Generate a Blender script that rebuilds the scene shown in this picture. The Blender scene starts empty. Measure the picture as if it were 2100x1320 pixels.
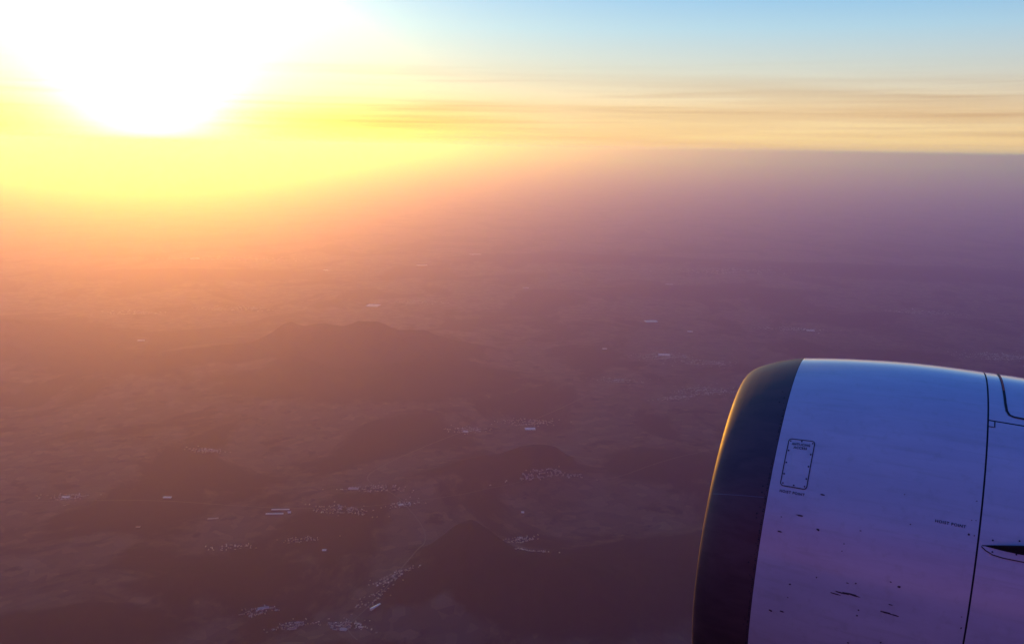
import bpy, bmesh, math, random
import numpy as np
from mathutils import Vector, Matrix
random.seed(7); rs = np.random.RandomState(11)
S = bpy.context.scene; COL = S.collection
R = math.radians

# ---------------------------------------------------------------- camera
CAM = Vector((0.0, 0.0, 4000.0))
FPX, WPX, HPX = 1819.0, 2100.0, 1320.0
pitch = -math.atan(358.0 / FPX); roll = R(1.0)
fw = Vector((0, math.cos(pitch), math.sin(pitch)))
u0 = Vector((1, 0, 0)).cross(fw)
rt = Vector((1, 0, 0)) * math.cos(roll) + u0 * math.sin(roll)
up = rt.cross(fw)
cd = bpy.data.cameras.new('camera'); cam = bpy.data.objects.new('camera', cd); COL.objects.link(cam)
M = Matrix((rt, up, -fw)).transposed().to_4x4(); M.translation = CAM; cam.matrix_world = M
cd.sensor_fit = 'HORIZONTAL'; cd.sensor_width = 36.0; cd.lens = 36.0 * FPX / WPX
cd.clip_start = 0.1; cd.clip_end = 900000.0
S.camera = cam

# ---------------------------------------------------------------- sun and sky
SUN_EL, SUN_AZ = R(3.4), R(-21.9)              # azimuth from +Y, clockwise
sd = Vector((math.sin(SUN_AZ) * math.cos(SUN_EL), math.cos(SUN_AZ) * math.cos(SUN_EL), math.sin(SUN_EL)))
sl = bpy.data.lights.new('sun', 'SUN'); sun = bpy.data.objects.new('sun', sl); COL.objects.link(sun)
sun.rotation_euler = sd.to_track_quat('Z', 'Y').to_euler()
sl.energy = 2.0; sl.angle = R(0.5); sl.color = (1.0, 0.39, 0.005)

world = bpy.data.worlds.new('World'); S.world = world; world.use_nodes = True
nt = world.node_tree; nt.nodes.clear()
class NT:
    """small helper for wiring shader nodes"""
    def __init__(s, tree): s.t = tree
    def n(s, typ, **kw):
        nd = s.t.nodes.new(typ)
        for k, v in kw.items():
            if k == 'ins':
                for i, val in v.items():
                    if isinstance(val, bpy.types.NodeSocket): s.t.links.new(val, nd.inputs[i])
                    else: nd.inputs[i].default_value = val
            else: setattr(nd, k, v)
        return nd
    def m(s, op, a, b=None, c=None, clamp=False):
        ins = {0: a}
        if b is not None: ins[1] = b
        if c is not None: ins[2] = c
        return s.n('ShaderNodeMath', operation=op, use_clamp=clamp, ins=ins).outputs[0]
    def vm(s, op, a, b=None, scale=None):
        ins = {0: a}
        if b is not None: ins[1] = b
        if scale is not None: ins[3] = scale
        nd = s.n('ShaderNodeVectorMath', operation=op, ins=ins)
        return nd.outputs['Value'] if op in ('DOT_PRODUCT', 'LENGTH') else nd.outputs[0]
    def ramp(s, fac, stops, interp='LINEAR'):
        nd = s.n('ShaderNodeValToRGB', ins={0: fac}); cr = nd.color_ramp; cr.interpolation = interp
        while len(cr.elements) > 1: cr.elements.remove(cr.elements[-1])
        for i, (p, c) in enumerate(stops):
            e = cr.elements[0] if i == 0 else cr.elements.new(p)
            e.position = p; e.color = tuple(c) + (1,) if len(c) == 3 else c
        return nd.outputs[0]
    def mix(s, f, a, b, mode='MIX'):
        nd = s.n('ShaderNodeMix', data_type='RGBA', blend_type=mode)
        for i, v in ((0, f), (6, a), (7, b)):
            if isinstance(v, bpy.types.NodeSocket): s.t.links.new(v, nd.inputs[i])
            else: nd.inputs[i].default_value = v if i == 0 else (tuple(v) + (1,) if len(v) == 3 else v)
        return nd.outputs[2]
    def noise(s, vec, scale, detail=4, rough=.5, dist=0.0):
        return s.n('ShaderNodeTexNoise', ins={'Vector': vec, 'Scale': scale, 'Detail': detail, 'Roughness': rough, 'Distortion': dist}).outputs[0]
    def maprange(s, v, a, b, c=0.0, d=1.0, kind='SMOOTHSTEP'):
        return s.n('ShaderNodeMapRange', interpolation_type=kind, ins={0: v, 1: a, 2: b, 3: c, 4: d}).outputs[0]

w = NT(nt)
d = w.n('ShaderNodeTexCoord').outputs['Generated']
xyz = w.n('ShaderNodeSeparateXYZ', ins={0: d}); Z = xyz.outputs[2]
cs = w.vm('DOT_PRODUCT', d, tuple(sd))
ang = w.m('ARCCOSINE', w.m('MINIMUM', cs, 0.999999))                # angle from the sun
azf = w.maprange(cs, 0.0, 1.0)                                       # 1 on the sun's side
sky = w.n('ShaderNodeTexSky', sky_type='NISHITA', sun_disc=False, sun_elevation=SUN_EL,
          sun_rotation=SUN_AZ, altitude=4000.0, air_density=1.0, dust_density=1.6, ozone_density=2.0)
nish = w.vm('SCALE', sky.outputs[0], scale=0.03)
# the bands of the evening sky, by elevation (sine)
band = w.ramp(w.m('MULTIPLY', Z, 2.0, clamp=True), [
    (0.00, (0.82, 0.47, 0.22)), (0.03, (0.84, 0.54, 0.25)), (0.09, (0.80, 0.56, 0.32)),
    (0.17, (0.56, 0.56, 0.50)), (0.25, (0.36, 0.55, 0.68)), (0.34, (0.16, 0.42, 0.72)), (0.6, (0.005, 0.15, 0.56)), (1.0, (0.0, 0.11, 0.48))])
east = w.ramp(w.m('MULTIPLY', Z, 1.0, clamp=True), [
    (0.00, (0.31, 0.014, 0.07)), (0.15, (0.26, 0.014, 0.08)), (0.36, (0.15, 0.018, 0.11)), (0.60, (0.0, 0.05, 0.30)), (0.80, (0.0, 0.09, 0.42)), (1.0, (0.0, 0.10, 0.46))])  # unseen sky behind the camera, its colours shaped to tint the engine
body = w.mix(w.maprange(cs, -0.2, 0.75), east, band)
body = w.vm('MULTIPLY', body, w.mix(w.m('MULTIPLY', w.maprange(cs, 0.60, 0.96), w.maprange(Z, 0.15, 0.32)), (1, 1, 1), (.95, .74, .30)))  # blue cut in the unseen sky above the sun, to warm the haze
body = w.vm('MULTIPLY', body, w.mix(w.maprange(cs, 0.75, 0.35), (1, 1, 1), (.97, 1.05, 1.1)))  # sky away from the sun tinted bluer, added to colour the haze
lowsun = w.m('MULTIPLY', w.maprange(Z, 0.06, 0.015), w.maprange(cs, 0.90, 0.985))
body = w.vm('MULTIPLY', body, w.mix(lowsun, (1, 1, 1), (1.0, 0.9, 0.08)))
# aureole: a steep core and a broad glow, reddened towards the horizon
core = w.m('MULTIPLY', w.m('EXPONENT', w.m('MULTIPLY', ang, -1.0 / 0.030)), 60.0)
mid = w.m('MULTIPLY', w.m('EXPONENT', w.m('MULTIPLY', ang, -1.0 / 0.075)), 3.3)
wide = w.m('MULTIPLY', w.m('EXPONENT', w.m('MULTIPLY', ang, -1.0 / 0.28)), 0.76)
redden = w.ramp(w.m('MULTIPLY', Z, 5.0, clamp=True), [(0.0, (1.0, .68, .05)), (.15, (1.0, .74, .10)), (.4, (1.0, .82, .22)), (.65, (1.0, .90, .34)), (1.0, (1.0, .95, .60))])
aur = w.vm('ADD', w.vm('SCALE', redden, scale=w.m('ADD', mid, wide)), w.vm('SCALE', (1.0, .66, .12), scale=core))
# thin layers of cloud low over the horizon
inv = w.m('DIVIDE', 1.0, w.m('ADD', w.m('MAXIMUM', Z, 0.0), 0.05))
azim = w.m('ARCTAN2', xyz.outputs[0], xyz.outputs[1])
pl = w.n('ShaderNodeCombineXYZ', ins={0: w.m('MULTIPLY', azim, 0.55), 1: w.m('MULTIPLY', w.m('SUBTRACT', Z, w.m('MULTIPLY', azim, 0.008)), 24.0), 2: 1.3}).outputs[0]
pl2 = w.n('ShaderNodeCombineXYZ', ins={0: w.m('MULTIPLY', azim, 0.7), 1: w.m('MULTIPLY', w.m('ADD', Z, w.m('MULTIPLY', azim, 0.012)), 17.0), 2: 3.7}).outputs[0]
n1 = w.noise(pl, 5.0, 5, .52, .25); n2 = w.noise(pl2, 2.6, 4, .5, .2)
streak = w.maprange(n1, 0.46, 0.78); veil = w.maprange(n2, 0.42, 0.70)
lowm = w.m('MULTIPLY', w.maprange(Z, 0.10, 0.055), w.maprange(Z, -0.01, 0.006))
cl = w.m('MULTIPLY', w.m('ADD', w.m('MULTIPLY', streak, 0.52), w.m('MULTIPLY', veil, 0.5)), lowm)
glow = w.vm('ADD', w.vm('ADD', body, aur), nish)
cloudc = w.vm('MULTIPLY', glow, (0.74, 0.62, 0.52))
bright = w.vm('MULTIPLY', glow, (1.12, 1.02, 0.86))
full = w.mix(w.m('MULTIPLY', cl, 1.0, clamp=True), glow, cloudc)
full = w.mix(w.m('MULTIPLY', w.maprange(n2, 0.45, 0.30), w.m('MULTIPLY', lowm, 0.5)), full, bright)
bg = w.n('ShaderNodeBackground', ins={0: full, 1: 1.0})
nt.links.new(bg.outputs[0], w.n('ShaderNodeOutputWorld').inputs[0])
world.cycles.sampling_method = 'MANUAL'; world.cycles.sample_map_resolution = 1024

S.view_settings.view_transform = 'Standard'; S.view_settings.look = 'None'
S.view_settings.gamma = 1.0; S.view_settings.use_curve_mapping = False
S.view_settings.exposure = 0.0
S.cycles.volume_bounces = 2; S.cycles.max_bounces = 8
S.cycles.sample_clamp_indirect = 10.0

# ---------------------------------------------------------------- materials
def mat(name):
    m = bpy.data.materials.new(name); m.use_nodes = True
    t = m.node_tree; t.nodes.clear(); h = NT(t)
    b = h.n('ShaderNodeBsdfPrincipled'); o = h.n('ShaderNodeOutputMaterial')
    t.links.new(b.outputs[0], o.inputs[0]); m['b'] = 1
    return m, h, b, o
def simple(name, col, rough=.5, metal=0.0, vary=.15, scale=8.0, coat=0.0):
    m, h, b, o = mat(name)
    tc = h.n('ShaderNodeTexCoord').outputs['Object']
    f = h.noise(tc, scale, 4, .55)
    c = h.mix(f, tuple(x * (1 - vary) for x in col), tuple(min(1, x * (1 + vary)) for x in col))
    m.node_tree.links.new(c, b.inputs['Base Color'])
    b.inputs['Roughness'].default_value = rough; b.inputs['Metallic'].default_value = metal
    b.inputs['Coat Weight'].default_value = coat
    return m

# ---------------------------------------------------------------- air: one closed box of haze
HZ = bpy.data.materials.new('evening_haze'); HZ.use_nodes = True
t = HZ.node_tree; t.nodes.clear(); h = NT(t)
pv = h.n('ShaderNodeVolumePrincipled')
pv.inputs['Color'].default_value = (0.46, 0.29, 0.90, 1)      # the air scatters blue most, the dust in it forward
pv.inputs['Absorption Color'].default_value = (1, 1, 1, 1)
pv.inputs['Density'].default_value = 1.0 / 20500.0
pv.inputs['Anisotropy'].default_value = 0.75
t.links.new(pv.outputs[0], h.n('ShaderNodeOutputMaterial').inputs['Volume'])

def link(name, me, parent=None, m=None, smooth=False, **tags):
    o = bpy.data.objects.new(name, me); COL.objects.link(o)
    if parent is not None: o.parent = parent
    if m is not None and not me.materials: me.materials.append(m)
    if smooth:
        me.shade_smooth()
        if name != 'ground': me.set_sharp_from_angle(angle=R(32))
    for k, v in tags.items(): o[k] = v
    return o
def pydata(name, v, f):
    me = bpy.data.meshes.new(name); me.from_pydata([tuple(map(float, p)) for p in v], [], f); me.update(); return me
def boxmesh(name, x0, x1, y0, y1, z0, z1):
    v = [(x, y, z) for x in (x0, x1) for y in (y0, y1) for z in (z0, z1)]
    return pydata(name, v, [(0, 1, 3, 2), (4, 6, 7, 5), (0, 4, 5, 1), (2, 3, 7, 6), (0, 2, 6, 4), (1, 5, 7, 3)])
link('haze', boxmesh('haze', -330000, 330000, -330000, 330000, -90, 4140.0), None, HZ, kind='stuff')

# ---------------------------------------------------------------- terrain
def hash2(ix, iy, seed):
    n = (ix.astype(np.int64) * 374761393 + iy.astype(np.int64) * 668265263 + seed * 974711) & 0x7fffffff
    n = (n ^ (n >> 13)) * 1274126177 & 0x7fffffff
    return ((n ^ (n >> 16)) & 0xffff) / 65535.0
def vnoise(x, y, seed):
    ix, iy = np.floor(x), np.floor(y); fx, fy = x - ix, y - iy
    fx = fx * fx * (3 - 2 * fx); fy = fy * fy * (3 - 2 * fy)
    a, b = hash2(ix, iy, seed), hash2(ix + 1, iy, seed); c, e = hash2(ix, iy + 1, seed), hash2(ix + 1, iy + 1, seed)
    return (a * (1 - fx) + b * fx) * (1 - fy) + (c * (1 - fx) + e * fx) * fy
def fbm(x, y, seed, octv=5, ridged=False):
    s = 0; amp = 1; tot = 0
    for k in range(octv):
        n = vnoise(x, y, seed + k * 17)
        if ridged: n = 1 - np.abs(2 * n - 1)
        s = s + n * amp; tot += amp; amp *= .5; x, y = x * 2.03 + 13.1, y * 2.03 + 7.7
    return s / tot
# hills: centre, half-length, half-width, bearing, height (a ridge is a chain of these)
HILLS = [(-3100, 16450, 2100, 1000, 2, 430), (-4150, 16400, 420, 900, 12, 150), (-3420, 16500, 420, 800, -12, 130), (-2600, 16500, 480, 1000, 8, 340),
         (-1820, 16350, 460, 900, -15, 230), (-1050, 16000, 600, 900, -20, 150), (-5300, 15800, 1300, 800, 22, 170), (-2300, 14300, 2500, 1200, 4, 210),
         (-3600, 14700, 380, 1300, 20, 120), (-1900, 14600, 380, 1300, -15, 130),
         (-180, 10500, 760, 430, 6, 230), (150, 10550, 520, 400, -12, 180), (-850, 10350, 640, 340, 16, 90),
         (-150, 8050, 430, 400, -10, 260), (350, 7400, 900, 560, -35, 260), (-600, 7500, 700, 420, 30, 90),
         (-11500, 17400, 3600, 1500, -12, 300), (-7400, 15200, 2600, 1200, -16, 110), (-9500, 26000, 5200, 1700, 6, 130),
         (1900, 10800, 1400, 800, 15, 110), (1700, 7600, 1500, 900, 10, 190), (-2500, 7600, 1300, 480, 14, 110),
         (-1600, 6450, 900, 330, 30, 90), (-3600, 6600, 1500, 500, 8, 130), (-1000, 12700, 900, 450, 10, 60),
         (5400, 24500, 4200, 1600, 3, 130), (12500, 29500, 6500, 2200, -6, 180), (2600, 31500, 5200, 1800, 3, 150)]
def height(x, y):
    wx = x + 900 * (fbm(x / 2600., y / 2600., 91, 3) - .5); wy = y + 900 * (fbm(x / 2600., y / 2600., 57, 3) - .5)
    dist = np.hypot(x, y)
    hsum = np.zeros_like(x)
    for cx, cy, a, b, brg, hh in HILLS:
        c, s = math.cos(R(brg)), math.sin(R(brg))
        u = ((wx - cx) * c + (wy - cy) * s) / a; v = (-(wx - cx) * s + (wy - cy) * c) / b
        q = u * u + v * v
        hsum = hsum + hh * np.exp(-q * 1.1)
    rel = np.clip(hsum / 160., 0, 1)
    rough = fbm(x / 700., y / 700., 5, 5, True)
    base = 70 * fbm(x / 5200., y / 5200., 23, 4)
    return base + hsum * (0.74 + .52 * fbm(x / 1300., y / 1300., 5, 5, True)) + 14 * rel * rough + 5 * fbm(x / 260., y / 260., 77, 3)
def ground(x, y): return float(height(np.array([float(x)]), np.array([float(y)]))[0])

azs = np.concatenate([np.linspace(-180, -50, 27)[:-1], np.linspace(-50, 50, 521), np.linspace(50, 180, 27)[1:]])
rad = np.concatenate([[0], np.geomspace(700, 5000, 30), np.geomspace(5000, 60000, 420)[1:], np.geomspace(60000, 300000, 26)[1:]])
A, D = np.meshgrid(np.radians(azs), rad)
X = D * np.sin(A); Y = D * np.cos(A)
Zg = height(X, Y); Zg = Zg * np.clip((320000 - D) / 200000, 0, 1)
nr, na = X.shape
vv = np.stack([X, Y, Zg], -1).reshape(-1, 3)
idx = np.arange(nr * na).reshape(nr, na)
quads = np.stack([idx[:-1, :-1], idx[:-1, 1:], idx[1:, 1:], idx[1:, :-1]], -1).reshape(-1, 4)[:, ::-1]
me = bpy.data.meshes.new('ground')
me.vertices.add(len(vv)); me.vertices.foreach_set('co', vv.astype('f').ravel())
me.loops.add(quads.size); me.loops.foreach_set('vertex_index', quads.astype('i').ravel())
me.polygons.add(len(quads)); me.polygons.foreach_set('loop_start', np.arange(0, quads.size, 4, dtype='i'))
me.update(calc_edges=True); me.validate()
rel = np.zeros_like(X)
for cx, cy, a, b, brg, hh in HILLS:
    c, s = math.cos(R(brg)), math.sin(R(brg))
    wx = X + 900 * (fbm(X / 2600., Y / 2600., 91, 3) - .5); wy = Y + 900 * (fbm(X / 2600., Y / 2600., 57, 3) - .5)
    u = ((wx - cx) * c + (wy - cy) * s) / a; v = (-(wx - cx) * s + (wy - cy) * c) / b
    rel = np.maximum(rel, hh * np.exp(-(u * u + v * v) * 1.1) / 110.)
at_ = me.attributes.new('upland', 'FLOAT', 'POINT'); at_.data.foreach_set('value', np.clip(rel, 0, 1).astype('f').ravel())
GM, h, b, o = mat('valley_and_forest')
pos = h.n('ShaderNodeNewGeometry').outputs['Position']
upl = h.n('ShaderNodeAttribute', attribute_name='upland').outputs['Fac']
nA = h.noise(h.vm('MULTIPLY', pos, (1, .8, 1)), 1 / 2300., 8, .62, .6); nB = h.noise(pos, 1 / 420., 5, .6, .2); nC = h.noise(pos, 1 / 90., 4, .6)
vor = h.n('ShaderNodeTexVoronoi', ins={'Vector': pos, 'Scale': 1 / 130.}).outputs['Color']
fields = h.ramp(h.n('ShaderNodeSeparateXYZ', ins={0: vor}).outputs[0], [(0.0, (.062, .050, .040)), (.5, (.082, .064, .050)), (.8, (.10, .080, .062)), (1.0, (.135, .105, .08))])
forest = h.mix(nC, (.010, .012, .008), (.026, .025, .016))
wood = h.m('MAXIMUM', h.maprange(nB, .56, .66), h.maprange(h.m('ADD', upl, h.m('MULTIPLY', h.m('SUBTRACT', nB, .5), .9)), .42, .72))
wood = h.m('MAXIMUM', wood, h.maprange(nA, .49, .56))
col = h.mix(wood, fields, forest)
t = GM.node_tree; t.links.new(col, b.inputs['Base Color']); b.inputs['Roughness'].default_value = 1.0
b.inputs['Specular IOR Level'].default_value = 0.0
link('ground', me, None, GM, smooth=True, kind='structure')

# ================================================================= SETTLEMENTS
WALL = simple('pale_render_wall', (.38, .35, .33), .8); SHEET = simple('white_sheet_metal', (.80, .80, .80), .5)
TILE = simple('weathered_roof_tile', (.22, .16, .14), .8); ROOFG = simple('grey_sheet_roof', (.36, .36, .38), .6)
GLASSH = simple('greenhouse_film', (.82, .82, .80), .35); ASPH = simple('worn_asphalt', (.10, .095, .09), .9)

def hall_meshes(L_, W_, H_, ridge=.18, bays=1):
    """walls and gabled roof (one gable per bay) of a long hall, long side along x"""
    wl = boxmesh('wall', -L_ / 2, L_ / 2, -W_ / 2, W_ / 2, -12, H_)
    v = []; f = []; bw = W_ / bays; e = 1.2
    for k in range(bays):
        y0 = -W_ / 2 + k * bw - (e if k == 0 else 0); y1 = -W_ / 2 + (k + 1) * bw + (e if k == bays - 1 else 0); yc = (y0 + y1) / 2
        n = len(v); h_ = H_ + bw * ridge
        for x in (-L_ / 2 - e, L_ / 2 + e): v += [(x, y0, H_ + .05), (x, yc, h_), (x, y1, H_ + .05)]
        f += [(n, n + 1, n + 4, n + 3), (n + 1, n + 2, n + 5, n + 4), (n, n + 2, n + 1), (n + 3, n + 4, n + 5), (n, n + 3, n + 5, n + 2)]
    return wl, pydata('roof', v, f)
def hall(name, cat, label, x, y, L_, W_, H_, rot, wm, rm, bays=1, ridge=.18, parts=True, group=None):
    z = ground(x, y)
    r_ = bpy.data.objects.new(name, None); COL.objects.link(r_)
    r_.location = (x, y, z); r_.rotation_euler.z = R(rot); r_['label'] = label; r_['category'] = cat
    r_['group'] = {'greenhouse': 'twin greenhouses in the valley', 'barn': 'pale barns in the fields', 'shed': 'sheds beside the greenhouses'}.get(cat, 'large halls scattered over the plain')
    wl, rf = hall_meshes(L_, W_, H_, ridge, bays)
    link('wall', wl, r_, wm); link('roof', rf, r_, rm)
    return r_
hall('greenhouse', 'greenhouse', 'long pale greenhouse, the farther of two parallel ones in the lower left valley', -2515, 9185, 196, 21, 5, 4, GLASSH, GLASSH, 2)
hall('greenhouse', 'greenhouse', 'long pale greenhouse, the nearer of two parallel ones in the lower left valley', -2550, 9070, 190, 24, 5, 4, GLASSH, GLASSH, 2)
hall('farm_shed', 'shed', 'small white shed beside the right end of the two long greenhouses', -2398, 9105, 34, 34, 9, 10, SHEET, SHEET, 1, .3)
hall('warehouse', 'warehouse', 'slim white hall on the plain at left, just below the long ridge', -7324, 17109, 130, 60, 10, 2, SHEET, SHEET, 3)
hall('warehouse', 'warehouse', 'short bright hall on the far plain, leftmost of the three near the image centre top', -5926, 27853, 130, 190, 12, 25, SHEET, SHEET, 3)
hall('industrial_hall', 'hall', 'widest bright hall on the far plain under the haze, right of two others', -1388, 32492, 380, 240, 16, 16, SHEET, ROOFG, 4)
hall('industrial_hall', 'hall', 'long thin bright hall on the far plain, middle one of three', -3057, 29531, 360, 110, 14, 12, SHEET, SHEET, 2)
hall('warehouse', 'warehouse', 'faint pale hall on the far plain near the middle of the view', 374, 25090, 170, 110, 12, -4, SHEET, ROOFG, 3)
hall('warehouse', 'warehouse', 'small pale hall far out on the hazy plain, above the engine lip', 4637, 26031, 210, 90, 12, -8, SHEET, ROOFG, 3)
hall('distribution_hall', 'hall', 'large bright flat hall alone on the plain, above and left of the engine', 3259, 20424, 290, 170, 14, 9, SHEET, SHEET, 5)
hall('warehouse', 'warehouse', 'little white hall just right of and nearer than the large lone hall', 3957, 19306, 110, 60, 10, -3, SHEET, SHEET, 2)
hall('warehouse', 'warehouse', 'small white hall between the lone large hall and the wooded hill', 1876, 17440, 90, 60, 10, 0, SHEET, SHEET, 2)
hall('factory', 'factory', 'broad pale factory behind the round wooded hill', 285, 12150, 150, 90, 14, 3, WALL, SHEET, 4)
hall('factory', 'factory', 'long pale works on the plain directly behind the long ridge crest', -3485, 21900, 300, 260, 14, -12, WALL, SHEET, 4)
hall('barn', 'barn', 'pale barn alone in fields left of the twin greenhouses', -3884, 9499, 92, 36, 8, 0, SHEET, SHEET, 2)
hall('barn', 'barn', 'pale barn at the far left, beside a small village', -5019, 9462, 80, 34, 8, 2, SHEET, SHEET, 2)
hall('barn', 'barn', 'small pale barn in dark fields, below the lone barn at left', -3879, 8690, 40, 22, 7, 8, SHEET, TILE)
hall('barn', 'barn', 'dull long barn just left of and below the twin greenhouses', -3174, 8932, 110, 20, 7, 14, WALL, ROOFG)
hall('warehouse', 'warehouse', 'bright slanted hall near the bottom edge, angled away to the upper right', -1129, 6990, 110, 20, 9, 52, SHEET, SHEET, 1)
hall('warehouse', 'warehouse', 'pale hall among houses at the lower left bottom edge', -2095, 6998, 95, 26, 9, 18, SHEET, ROOFG, 2)
hall('water_works', 'building', 'small bright square building right of the valley, before the dark hill', 155, 9206, 32, 30, 9, 0, SHEET, SHEET)
hall('warehouse', 'warehouse', 'pale hall in the village behind the round wooded hill, left side', -627, 11989, 70, 40, 9, 4, SHEET, SHEET, 2)
hall('barn', 'barn', 'small bright barn standing alone below the twin greenhouses', -1817, 8165, 40, 30, 8, 5, SHEET, SHEET)
hall('warehouse', 'warehouse', 'pale hall at the upper end of the village right of the twin greenhouses', -1817, 9785, 120, 40, 9, -4, SHEET, ROOFG, 2)
hall('distribution_hall', 'hall', 'pale hall at the right edge of the far village above the engine', 6747, 19652, 170, 90, 12, -6, SHEET, SHEET, 3)
hall('warehouse', 'warehouse', 'pale hall at the left end of the far hazy town on the left plain', -10923, 30273, 300, 120, 12, 8, SHEET, SHEET, 2)
hall('factory', 'factory', 'largest pale factory in the scattered town left of the engine lip', 3005, 17012, 220, 110, 14, -6, SHEET, SHEET, 4)
hall('warehouse', 'warehouse', 'pale hall close to the bottom edge, in the village right of centre left', -1343, 6679, 56, 34, 8, -14, SHEET, ROOFG, 2)
hall('barn', 'barn', 'pale barn near the bottom edge, left end of the lower village', -1771, 6703, 60, 26, 8, 20, SHEET, TILE)
hall('school', 'building', 'pale L-roofed block in the village left of the round wooded hill', -1208, 9337, 54, 30, 11, 24, WALL, SHEET, 1)

def village(label, cx, cy, rx, ry, rot, count, size=13.0):
    v = []; f = []; mi = []; size *= .9
    c, s = math.cos(R(rot)), math.sin(R(rot))
    px = rs.normal(0, .5, count) * rx; py = rs.normal(0, .5, count) * ry
    # houses gather along a few lanes
    lanes = rs.randint(0, 4, count); py = np.where(lanes < 3, (lanes - 1) * ry * .35 + rs.normal(0, .06, count) * ry + np.sin(px / rx * 4 + lanes) * ry * .15, py)
    gx = cx + px * c - py * s; gy = cy + px * s + py * c; gz = height(gx, gy)
    for k in range(count):
        a = R(rot + rs.choice([0, 90]) + rs.normal(0, 9)); L_ = size * rs.uniform(.8, 2.2) * (2.2 if rs.rand() < .06 else 1); W_ = size * rs.uniform(.7, 1.0); H_ = rs.uniform(5, 9)
        ca, sa = math.cos(a), math.sin(a); n = len(v)
        for lx, ly, lz in [(-1, -1, -6), (1, -1, -6), (1, 1, -6), (-1, 1, -6), (-1, -1, H_), (1, -1, H_), (1, 1, H_), (-1, 1, H_), (-1, 0, H_ + W_ * .22), (1, 0, H_ + W_ * .22)]:
            X_, Y_ = lx * L_ / 2, ly * W_ / 2
            v.append((gx[k] - cx + X_ * ca - Y_ * sa, gy[k] - cy + X_ * sa + Y_ * ca, gz[k] + lz))
        f += [(n, n + 1, n + 5, n + 4), (n + 2, n + 3, n + 7, n + 6), (n + 1, n + 2, n + 6, n + 9, n + 5), (n + 3, n, n + 4, n + 8, n + 7), (n + 4, n + 5, n + 9, n + 8), (n + 6, n + 7, n + 8, n + 9)]
        rm = rs.choice([1, 1, 2, 2, 2, 3]); mi += [0, 0, 0, 0, rm, rm]
    me = pydata('village_houses', v, f)
    for m_ in (WALL, TILE, ROOFG, SHEET): me.materials.append(m_)
    me.polygons.foreach_set('material_index', mi)
    o_ = link('village_houses', me, None); o_.location = (cx, cy, 0); o_['kind'] = 'stuff'; o_['label'] = label
for a in [
    ('scattered town on the plain left of the engine lip', 2964, 16884, 520, 420, 5, 230, 17), ('eastern houses of the town left of the engine lip', 3700, 16452, 480, 330, -8, 160, 16),
    ('far village with pale roofs above the engine', 6400, 19800, 620, 300, -4, 130, 18), ('ring of houses close to the engine lip', 3299, 14423, 520, 420, 10, 240, 14),
    ('houses at the left of the ring by the engine lip', 2701, 13947, 420, 160, 20, 110, 13), ('pale town behind the engine at the right edge', 9919, 17410, 900, 520, -4, 280, 17),
    ('string of houses along the road right of the round hill', 466, 9930, 420, 70, 16, 120, 13), ('hamlet at the foot of the round hill', -1192, 9367, 200, 110, 20, 60, 12),
    ('village right of the twin greenhouses', -1845, 9186, 330, 200, -10, 110, 12), ('upper houses of the village right of the greenhouses', -1500, 9750, 420, 150, -6, 80, 12),
    ('hamlet in the valley before the dark hill', 114, 8463, 240, 170, 30, 70, 10), ('lower hamlet in the valley before the dark hill', 240, 7878, 220, 180, 50, 60, 10),
    ('village in the fields left of the dark hill', -1020, 7480, 210, 150, 30, 90, 10), ('pale village in the left hill country', -3971, 11091, 230, 120, -12, 90, 13),
    ('houses around the factory behind the round hill', 277, 12465, 380, 240, 5, 120, 13), ('village behind the round hill', -610, 12056, 300, 160, 6, 90, 12),
    ('village at the bottom edge', -1312, 6733, 200, 120, -14, 90, 10), ('hillside houses near the bottom edge', -1784, 6756, 170, 90, 30, 70, 10),
    ('houses at the lower left bottom edge', -2105, 6957, 160, 90, 25, 60, 10), ('hazy town far out on the left plain', -9800, 30403, 2300, 700, 3, 300, 24),
    ('hazy village on the left plain', -6640, 21188, 900, 420, 4, 160, 16), ('hazy village far left', -8878, 20454, 700, 400, 0, 120, 16),
    ('hazy village beyond the ridge', -2529, 22582, 600, 400, 8, 120, 17), ('faint town in the far haze', 7213, 29057, 1600, 800, -5, 200, 22),
    ('faint village in the haze at right', 10583, 22317, 900, 400, -5, 140, 18), ('farms near the slanted hall at the bottom', -1180, 7120, 200, 140, 50, 40, 10),
    ('village at the far left', -4992, 9463, 260, 160, 0, 80, 12), ('hamlet below the twin greenhouses', -2097, 8432, 260, 120, 8, 40, 11),
    ('hamlet in the left fields', -2732, 8238, 260, 120, 8, 40, 11), ('village in the middle plain', 1885, 14963, 420, 260, 4, 110, 13)]:
    village(*a)

def road(name, pts, width, **tags):
    v = []; f = []; P = []
    for i in range(len(pts) - 1):
        p0 = pts[max(i - 1, 0)]; p1 = pts[i]; p2 = pts[i + 1]; p3 = pts[min(i + 2, len(pts) - 1)]
        for j in range(40):
            q = j / 40.
            P.append(tuple(.5 * ((2 * p1[k]) + (-p0[k] + p2[k]) * q + (2 * p0[k] - 5 * p1[k] + 4 * p2[k] - p3[k]) * q * q + (-p0[k] + 3 * p1[k] - 3 * p2[k] + p3[k]) * q ** 3) for k in (0, 1)))
    P = np.array(P); Tn = np.gradient(P, axis=0); Tn /= np.linalg.norm(Tn, axis=1)[:, None]; Nn = np.stack([-Tn[:, 1], Tn[:, 0]], 1)
    A_, B_ = P + Nn * width / 2, P - Nn * width / 2; za = np.maximum(height(A_[:, 0], A_[:, 1]), height(B_[:, 0], B_[:, 1])) + 2.5
    for i in range(len(P)): v += [(A_[i, 0], A_[i, 1], za[i]), (B_[i, 0], B_[i, 1], za[i])]
    f = [(2 * i, 2 * i + 1, 2 * i + 3, 2 * i + 2) for i in range(len(P) - 1)]
    return link(name, pydata(name, v, f), None, ASPH, kind='structure', **tags)
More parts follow.
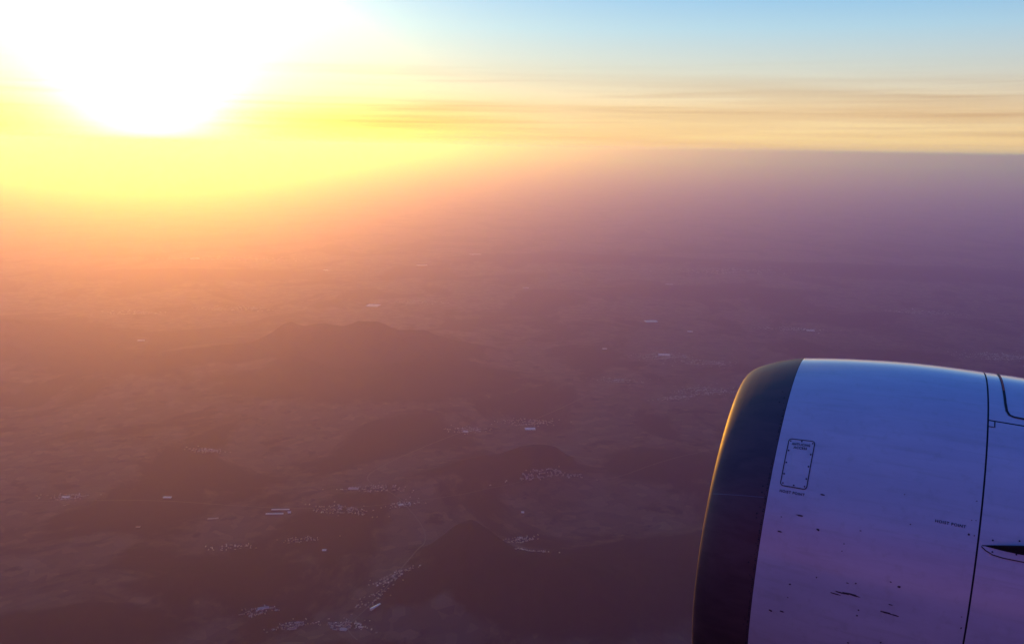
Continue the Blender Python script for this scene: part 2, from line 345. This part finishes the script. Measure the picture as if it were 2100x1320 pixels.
road('road', [(-5600, 9300), (-4000, 9400), (-2650, 9240), (-1845, 9260), (-1192, 9420), (-400, 9650), (466, 9890), (1500, 10300), (3300, 11800)], 9)
road('road', [(-1200, 6500), (-1312, 6733), (-1150, 7100), (-1020, 7480), (-850, 8500), (-1192, 9420), (-1700, 10300), (-600, 12056), (277, 12500), (1885, 14963), (2964, 16884)], 12)

# ================================================================= JET ENGINE
EP = Vector((2.39715, 7.33643, -3.18714)) + CAM      # centre of the ring where the lip meets the cowl
ax = Vector((0.91032, -0.41178, -0.04189)).normalized()
wv = Vector((0.03817, -0.01727, 0.99912)).normalized(); yv = wv.cross(ax)
eng = bpy.data.objects.new('jet_engine', None); COL.objects.link(eng)
ME = Matrix((ax, yv, wv)).transposed().to_4x4(); ME.translation = EP; eng.matrix_world = ME
eng['label'] = 'white jet engine nacelle with dark inlet lip, strake and stencilled hoist points'
eng['category'] = 'jet engine'
PS = [-.441,-.440,-.437,-.427,-.414,-.398,-.379,-.358,-.335,-.309,-.282,-.252,-.221,-.189,-.154,-.118,-.08,-.041,0,.17,.346,.52,.692,.86,1.037,1.21,1.383,1.6,1.9,2.213,2.7,3.2,3.7,4.2]
PR = [1.30,1.316,1.329,1.345,1.358,1.369,1.379,1.389,1.397,1.405,1.413,1.419,1.426,1.432,1.437,1.441,1.445,1.448,1.45,1.475,1.497,1.515,1.53,1.541,1.548,1.550,1.550,1.549,1.543,1.53,1.47,1.38,1.26,1.13]
DROOP_W, DROOP_V = -.187, .064                       # the lip is drooped and canted against the cowl
def skin(s, r, a):
    k = max(-s, 0.0)
    return (s, -r * math.cos(a) - DROOP_V * k, r * math.sin(a) + DROOP_W * k)
def rad_at(s): return float(np.interp(s, PS, PR))
def sp(s, th, lift=0.0):
    """point on the nacelle skin: station s aft of the lip joint, th degrees up from the cabin side"""
    r = rad_at(s) + lift; a = R(th)
    return skin(s, r, a)
def revolve(prof, name, n=192, a0=0.0, a1=360.0, closed=False):
    full_ = abs(a1 - a0 - 360) < 1e-6; k = n if full_ else n + 1
    v = []; f = []
    for s, r in prof:
        for i in range(k):
            a = R(a0 + (a1 - a0) * i / n); v.append(skin(s, r, a))
    rows = len(prof)
    for j in range(rows if closed else rows - 1):
        j2 = (j + 1) % rows
        for i in range(n):
            i2 = (i + 1) % k
            f.append((j * k + i, j2 * k + i, j2 * k + i2, j * k + i2))
    return pydata(name, v, f)
def recalc(me):
    bm = bmesh.new(); bm.from_mesh(me); bmesh.ops.recalc_face_normals(bm, faces=bm.faces); bm.to_mesh(me); bm.free(); return me

# --- paint: white, slightly dirty and patchy
PAINT, h, b, o = mat('white_cowl_paint')
tc = h.n('ShaderNodeTexCoord').outputs['Object']
st = h.vm('MULTIPLY', tc, (0.7, 3.0, 3.0)); f1 = h.noise(st, 1.6, 6, .6, .3); f2 = h.noise(tc, 14., 4, .6)
streaks = h.noise(h.vm('MULTIPLY', tc, (1.2, 22., 22.)), 1.0, 3, .6)
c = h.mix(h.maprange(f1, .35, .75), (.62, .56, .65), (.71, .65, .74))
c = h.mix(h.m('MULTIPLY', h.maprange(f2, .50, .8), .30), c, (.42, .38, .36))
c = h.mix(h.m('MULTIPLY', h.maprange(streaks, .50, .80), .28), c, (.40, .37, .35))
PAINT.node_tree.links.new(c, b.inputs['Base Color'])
PAINT.node_tree.links.new(h.maprange(f1, .2, .8, .30, .42), b.inputs['Roughness'])
b.inputs['Coat Weight'].default_value = 1.0; b.inputs['Coat Roughness'].default_value = 0.15; b.inputs['Coat IOR'].default_value = 1.65
bp = h.n('ShaderNodeBump', ins={'Strength': .12, 'Distance': .02, 'Height': h.noise(tc, 2.2, 3, .5)})
PAINT.node_tree.links.new(bp.outputs[0], b.inputs['Normal'])
# --- bare metal of the lip, worn, with a dusty stain
LIP, h, b, o = mat('weathered_lip_metal')
tc = h.n('ShaderNodeTexCoord').outputs['Object']
f1 = h.noise(h.vm('MULTIPLY', tc, (1., 3., 3.)), 2.2, 6, .62, .4)
c = h.mix(h.maprange(f1, .3, .7), (.10, .055, .062), (.15, .085, .09))
LIP.node_tree.links.new(c, b.inputs['Base Color']); b.inputs['Metallic'].default_value = .25
LIP.node_tree.links.new(h.maprange(f1, .25, .75, .42, .58), b.inputs['Roughness'])
DARK = simple('dark_seam_rubber', (.012, .012, .016), .7)  # near-black finish for joints, seals, the strake and inner walls
INK = simple('stencil_ink', (.02, .02, .04), .6)
GREY = simple('grey_titanium', (.22, .22, .24), .38, .8)
CHIP = simple('chipped_paint_primer', (.075, .055, .065), .8)
RED = simple('red_seal', (.55, .09, .06), .6)
BLADE = simple('fan_blade_titanium', (.18, .18, .2), .35, .9)

# lip: outer skin, nose, and the inner throat
lip_prof = [(0.0, 1.450 - .0)] + [(s, r) for s, r in zip(PS, PR) if s < 0][::-1] + \
           [(-.439, 1.285), (-.433, 1.265), (-.42, 1.24), (-.39, 1.205), (-.34, 1.175), (-.26, 1.15), (-.15, 1.135), (0.0, 1.13)]
link('inlet_lip', recalc(revolve(lip_prof, 'inlet_lip', 256)), eng, LIP, True)
link('lip_joint_band', recalc(revolve([(.000, 1.444), (.005, 1.4435)], 'lip_joint_band', 256)), eng, DARK, True)
GAP = .006; L = 1.383
cowl = [(s, rad_at(s)) for s in np.linspace(.004, L - GAP, 28)]
cowl = [(.004, 1.41)] + cowl + [(L - GAP, 1.50)]
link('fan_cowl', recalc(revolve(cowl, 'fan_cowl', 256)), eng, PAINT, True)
# aft of the seam: a forward bulkhead ring, then the reverser cowl in an upper and a lower panel
link('seam_ring', recalc(revolve([(L - .02, rad_at(L) - .012), (L + .03, rad_at(L) - .012)], 'seam_ring', 256)), eng, DARK, True)
aft = [(s, rad_at(s)) for s in np.linspace(L + GAP, 4.2, 44)]
gth = .22
low = [(L + GAP, 1.50)] + aft + [(4.2, 1.10)]
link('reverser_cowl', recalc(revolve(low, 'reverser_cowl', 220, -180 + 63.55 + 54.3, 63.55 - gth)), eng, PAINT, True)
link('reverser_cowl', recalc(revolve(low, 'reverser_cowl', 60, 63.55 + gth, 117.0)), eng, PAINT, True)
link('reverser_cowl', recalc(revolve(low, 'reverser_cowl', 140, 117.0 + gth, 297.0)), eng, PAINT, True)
link('cowl_backing', recalc(revolve([(L + .02, rad_at(L + .02) - .02), (2.213, 1.505), (4.1, 1.12)], 'cowl_backing', 180)), eng, DARK, True)

def strip(name, pts, width, m, lift=.002, parent=eng, closed=False, thick=0.0):
    """thin band laid on the skin along (s, th) points"""
    P = []
    n = len(pts)
    for i in range(n - (0 if closed else 1)):
        a, c = pts[i], pts[(i + 1) % n]
        k = max(1, int(max(abs(a[0] - c[0]) / .03, abs(a[1] - c[1]) / 1.5)))
        for j in range(k): P.append((a[0] + (c[0] - a[0]) * j / k, a[1] + (c[1] - a[1]) * j / k))
    if not closed: P.append(pts[-1])
    q = [(s, R(t_) * rad_at(s)) for s, t_ in P]; N = len(q); v = []; f = []
    for i in range(N):
        a = q[i - 1] if (i or closed) else q[i]; c = q[(i + 1) % N] if (i < N - 1 or closed) else q[i]
        dx, dy = c[0] - a[0], c[1] - a[1]; l = math.hypot(dx, dy) or 1
        nx, ny = -dy / l * width / 2, dx / l * width / 2
        for sg in (1, -1):
            s_ = q[i][0] + nx * sg; t_ = math.degrees((q[i][1] + ny * sg) / rad_at(q[i][0]))
            v.append(sp(s_, t_, lift))
    for i in range(N - (0 if closed else 1)):
        j = (i + 1) % N; f.append((2 * i, 2 * i + 1, 2 * j + 1, 2 * j))
    return link(name, recalc(pydata(name, v, f)), parent, m)
def rounded(s0, s1, t0, t1, rs_=.02, k=4):
    rt_ = math.degrees(rs_ / 1.48); out = []
    for (cx, cy, a0) in ((s1 - rs_, t1 - rt_, 0), (s0 + rs_, t1 - rt_, 90), (s0 + rs_, t0 + rt_, 180), (s1 - rs_, t0 + rt_, 270)):
        for i in range(k + 1):
            a = R(a0 + 90 * i / k); out.append((cx + rs_ * math.cos(a), cy + rt_ * math.sin(a)))
    return out
def patch(name, poly, m, lift, parent=eng):
    """filled patch on the skin, from an (s, th) outline (fan from its centre, two rings)"""
    cx = sum(p[0] for p in poly) / len(poly); cy = sum(p[1] for p in poly) / len(poly)
    v = []; rings = (1.0, .66, .33)
    for g in rings: v += [sp(cx + (p[0] - cx) * g, cy + (p[1] - cy) * g, lift) for p in poly]
    v.append(sp(cx, cy, lift)); n = len(poly); f = []
    for r_ in range(2):
        for i in range(n): f.append((r_ * n + i, r_ * n + (i + 1) % n, (r_ + 1) * n + (i + 1) % n, (r_ + 1) * n + i))
    for i in range(n): f.append((2 * n + i, 2 * n + (i + 1) % n, 3 * n))
    return link(name, recalc(pydata(name, v, f)), parent, m)
def screw(s, th, parent, r=.006, lift=.003, name='screw', m=INK):
    c = Vector(sp(s, th, 0)); nn = Vector((0, c.y, c.z)).normalized(); tt = Vector((1, 0, 0)); bb = nn.cross(tt)
    v = [tuple(c + nn * lift_ + (tt * math.cos(a) + bb * math.sin(a)) * rr) for rr, lift_ in ((r, .0005), (r * .7, lift)) for a in [k * math.tau / 8 for k in range(8)]]
    f = [(i, (i + 1) % 8, 8 + (i + 1) % 8, 8 + i) for i in range(8)] + [tuple(range(8, 16))]
    return link(name, pydata(name, v, f), parent, m)

# access panel with its screws and stencils
outline = rounded(.077, .263, 32.8, 47.5, .022)
pan = patch('access_panel', outline, PAINT, .0022); pan.data.shade_smooth()
strip('panel_gap', outline, .0062, DARK, .0034, pan, True)
for s, th in [(0.091, 46.79), (0.170, 47.05), (0.250, 46.79), (0.090, 43.66), (0.250, 43.26), (0.090, 39.82), (0.250, 39.52), (0.090, 36.32), (0.250, 35.86), (0.094, 33.57), (0.172, 33.38), (0.248, 33.57)]:
    screw(s, th, pan, .0065, .0052)
def lettering(txt, s0, s1, th, hgt, m=INK, parent=eng, lift=.0048, name='lettering'):
    cu = bpy.data.curves.new('t', 'FONT'); cu.body = txt; cu.size = 1.0; cu.resolution_u = 3; cu.space_character = 1.14; cu.offset = .022
    to = bpy.data.objects.new('t', cu); COL.objects.link(to)
    bpy.context.view_layer.update()
    me = bpy.data.meshes.new_from_object(to.evaluated_get(bpy.context.evaluated_depsgraph_get()))
    bpy.data.objects.remove(to); me.name = name
    co = np.array([v.co[:] for v in me.vertices]); x0, x1 = co[:, 0].min(), co[:, 0].max(); ch = .72
    for v, p in zip(me.vertices, co):
        s = s0 + (p[0] - x0) / (x1 - x0) * (s1 - s0); t_ = th + math.degrees((p[1] / ch - .5) * hgt / rad_at(s))
        v.co = sp(s, t_, lift)
    return link(name, me, parent, m)
lettering('ANTI-ICING', .103, .234, 45.95, .020, parent=pan)
lettering('ACCESS', .121, .216, 44.85, .020, parent=pan)
lettering('HOIST POINT', .081, .257, 31.25, .019, lift=.003)
lettering('HOIST POINT', 1.114, 1.302, 31.15, .019, lift=.003)

# seams: lip split line, cowl seams, square notch, blow-out door with its red seal
strip('lip_split_line', [(-.435, 30.1), (-.26, 29.4), (-.02, 28.6)], .004, GREY, .0015)
strip('notch_seam', [(L, 61.1), (1.426, 61.15), (1.426, 63.4)], .008, DARK, .003)
door = [(1.482, 99.06), (1.486, 91.10), (1.490, 79.72), (1.495, 72.13), (1.502, 68.63), (1.518, 67.01), (1.547, 66.44), (1.600, 66.30), (2.196, 66.07)]
strip('door_seal', door, .017, DARK, .004)
strip('seal_edge', [(1.490, 79.34), (1.489, 83.51), (1.486, 89.20), (1.486, 93.09)], .011, RED, .006)
pat = [(1.562, 100), (1.566, 92), (1.570, 80), (1.575, 72), (1.583, 68.6), (1.60, 67.0), (1.63, 66.5), (1.68, 66.3), (2.3, 66.1)]
# strake: flat base plate with fasteners and the thin triangular fin standing on it
base_o = [(1.404, 27.22), (1.432, 26.45), (1.475, 25.78), (1.538, 25.54), (1.814, 25.69), (2.244, 25.97), (2.244, 29.13), (1.814, 29.13), (1.528, 28.56)]
sb = patch('strake_base', base_o, PAINT, .003)
strip('strake_base_edge', base_o[:6], .006, DARK, .0045, sb)
for s, th in [(1.472, 26.45), (1.610, 27.03), (1.757, 26.84), (1.910, 26.93)]: screw(s, th, sb, .007, .006)
screw(1.467, 29.25, eng, .006); screw(1.62, 30.4, eng, .006)
def strake():
    v = []; f = []
    ss = np.linspace(0, 1, 15)
    for q in ss:
        s = 1.404 + q * .95; th = 27.4 + q * .7; hh = .004 + .27 * min(1, q * 1.15) ** 1.0; tk = .004 + .010 * min(1, q * 6)
        if q > .9: hh *= (1 - (q - .9) * 2.5)
        base = Vector(sp(s, th, -.004)); nn = Vector((0, base.y, base.z)).normalized(); bb = Vector((0, -nn.z, nn.y))
        dn = (nn * math.cos(R(30)) - bb * math.sin(R(30)))
        for hgt, tkk in ((0, tk), (hh * .5, tk * .8), (hh, tk * .35)):
            for sg in (1, -1): v.append(tuple(base + dn * hgt + bb * tkk * sg))
    n = 6
    order = [0, 2, 4, 5, 3, 1]
    for j in range(len(ss) - 1):
        for i in range(6):
            a, c = order[i], order[(i + 1) % 6]; f.append((j * n + a, j * n + c, (j + 1) * n + c, (j + 1) * n + a))
    f.append(tuple(order)); f.append(tuple((len(ss) - 1) * n + k for k in order[::-1]))
    return recalc(pydata('strake', v, f))
link('strake', strake(), eng, DARK)

# rivets along the joint of lip and cowl
rv = []; rf = []
for k in range(150):
    th = -22 + k * .62; s = -.010
    if random.random() < .25: s -= random.random() * .05
    if th > 36 and random.random() < .6: continue
    rr = random.uniform(.003, .0065); c = Vector(sp(s, th, .0)); nn = Vector((0, c.y, c.z)).normalized(); tt = Vector((1, 0, 0)); bb = nn.cross(tt)
    n0 = len(rv)
    for i in range(6):
        a = i * math.tau / 6; rv.append(tuple(c + nn * .0035 + (tt * math.cos(a) + bb * math.sin(a)) * rr))
    rv.append(tuple(c + nn * .0055)); rf += [(n0 + i, n0 + (i + 1) % 6, n0 + 6) for i in range(6)]
link('rivet_row', recalc(pydata('rivet_row', rv, rf)), eng, INK, kind='stuff')
# nicks where the paint has worn through: (s, th, length, width)
CH = [(0.379, 32.19, .04, .012), (0.250, 25.40, .055, .012), (0.130, 19.89, .035, .010), (0.385, 22.69, .026, .018), (0.142, -3.10, .030, .016),
      (0.222, -2.28, .042, .012), (0.587, 7.84, .085, .012), (0.626, 7.96, .05, .014), (0.673, 8.09, .11, .013), (0.563, 7.12, .07, .009), (0.902, 5.81, .09, .013),
      (0.950, 5.72, .06, .010), (0.952, 13.10, .024, .013), (0.897, 13.77, .018, .008), (0.915, 8.13, .03, .007), (0.724, 4.54, .014, .010), (0.720, 3.00, .014, .010),
      (0.250, 2.39, .012, .009), (0.254, 6.27, .018, .012), (0.423, 10.12, .010, .012), (0.682, 11.28, .012, .010), (0.628, 10.80, .02, .006), (0.690, -5.30, .018, .010),
      (0.893, -2.46, .012, .014), (0.913, -2.83, .03, .014), (0.123, 24.00, .010, .008), (0.966, 28.94, .014, .007), (0.662, 24.75, .012, .008), (1.322, 29.42, .015, .013),
      (1.356, 29.42, .008, .008), (1.331, 33.02, .009, .007), (1.357, 33.20, .008, .006), (1.348, 38.11, .012, .006), (0.569, 20.55, .010, .008), (0.563, 18.56, .008, .008),
      (0.906, 36.23, .010, .006), (1.356, 6.70, .010, .013), (1.347, 9.45, .008, .008)]
for s, th, l, wd in CH:
    n = 10; tilt = R(-8); pl_ = []
    for i in range(n):
        a = i * math.tau / n; j = random.uniform(.65, 1.2)
        x_, y_ = l / 2 * math.cos(a) * j, wd / 2 * math.sin(a) * j
        pl_.append((s + x_ * math.cos(tilt) - y_ * math.sin(tilt), th + math.degrees((x_ * math.sin(tilt) * .2 + y_) / 1.5)))
    patch('paint_chip', pl_, CHIP, .0022)

# inside: throat, fan, spinner; behind: core nozzle and pylon
link('inlet_throat', recalc(revolve([(0, 1.13), (.35, 1.13), (.75, 1.16), (1.1, 1.2)], 'inlet_throat', 128)), eng, GREY, True)
link('spinner', recalc(revolve([(.30, .002), (.36, .08), (.5, .19), (.68, .29), (.85, .35)], 'spinner', 48)), eng, DARK, True)
bv = []
for q in np.linspace(0, 1, 7):
    r_ = .33 + q * .85; tw = R(30 + 32 * q); ch_ = .17 + .05 * math.sin(q * 3.1)
    for e, tk in ((-1, 0), (0, .012), (1, 0), (0, -.012)):
        bv.append((.86 + e * ch_ * math.cos(tw) + tk * math.sin(tw), e * ch_ * math.sin(tw) - tk * math.cos(tw), r_))
bf = [(j * 4 + i, j * 4 + (i + 1) % 4, j * 4 + 4 + (i + 1) % 4, j * 4 + 4 + i) for j in range(6) for i in range(4)] + [(24, 25, 26, 27)]
bme = recalc(pydata('fan_blade', bv, bf)); bme.materials.append(BLADE)
for k in range(26):
    o_ = link('fan_blade', bme, eng); o_.rotation_euler = (math.tau * k / 26, 0, 0)
link('fan_case_wall', recalc(revolve([(1.05, 1.2), (1.1, .3)], 'fan_case_wall', 64)), eng, DARK)
link('core_nozzle', recalc(revolve([(3.6, .9), (4.3, .82), (5.0, .62), (5.0, .58), (4.2, .6)], 'core_nozzle', 64)), eng, GREY, True)
link('exhaust_cone', recalc(revolve([(4.3, .45), (5.0, .36), (5.7, .03)], 'exhaust_cone', 48)), eng, GREY, True)
link('exhaust_wall', recalc(revolve([(4.1, 1.13), (4.12, .3)], 'exhaust_wall', 64)), eng, DARK)
pv_ = [(2.2, 1.50, .02), (2.8, 1.75, .14), (3.6, 1.95, .2), (5.2, 2.1, .22), (5.2, .8, .2), (3.6, 1.0, .2), (2.8, 1.2, .14)]
vp = [(s, sg * y_, z_) for s, z_, y_ in pv_ for sg in (1, -1)]; n = len(pv_)
fp = [(2 * i, 2 * i + 1, 2 * ((i + 1) % n) + 1, 2 * ((i + 1) % n)) for i in range(n)] + [tuple(range(0, 2 * n, 2)), tuple(range(1, 2 * n, 2))]
link('pylon', recalc(pydata('pylon', vp, fp)), eng, PAINT)
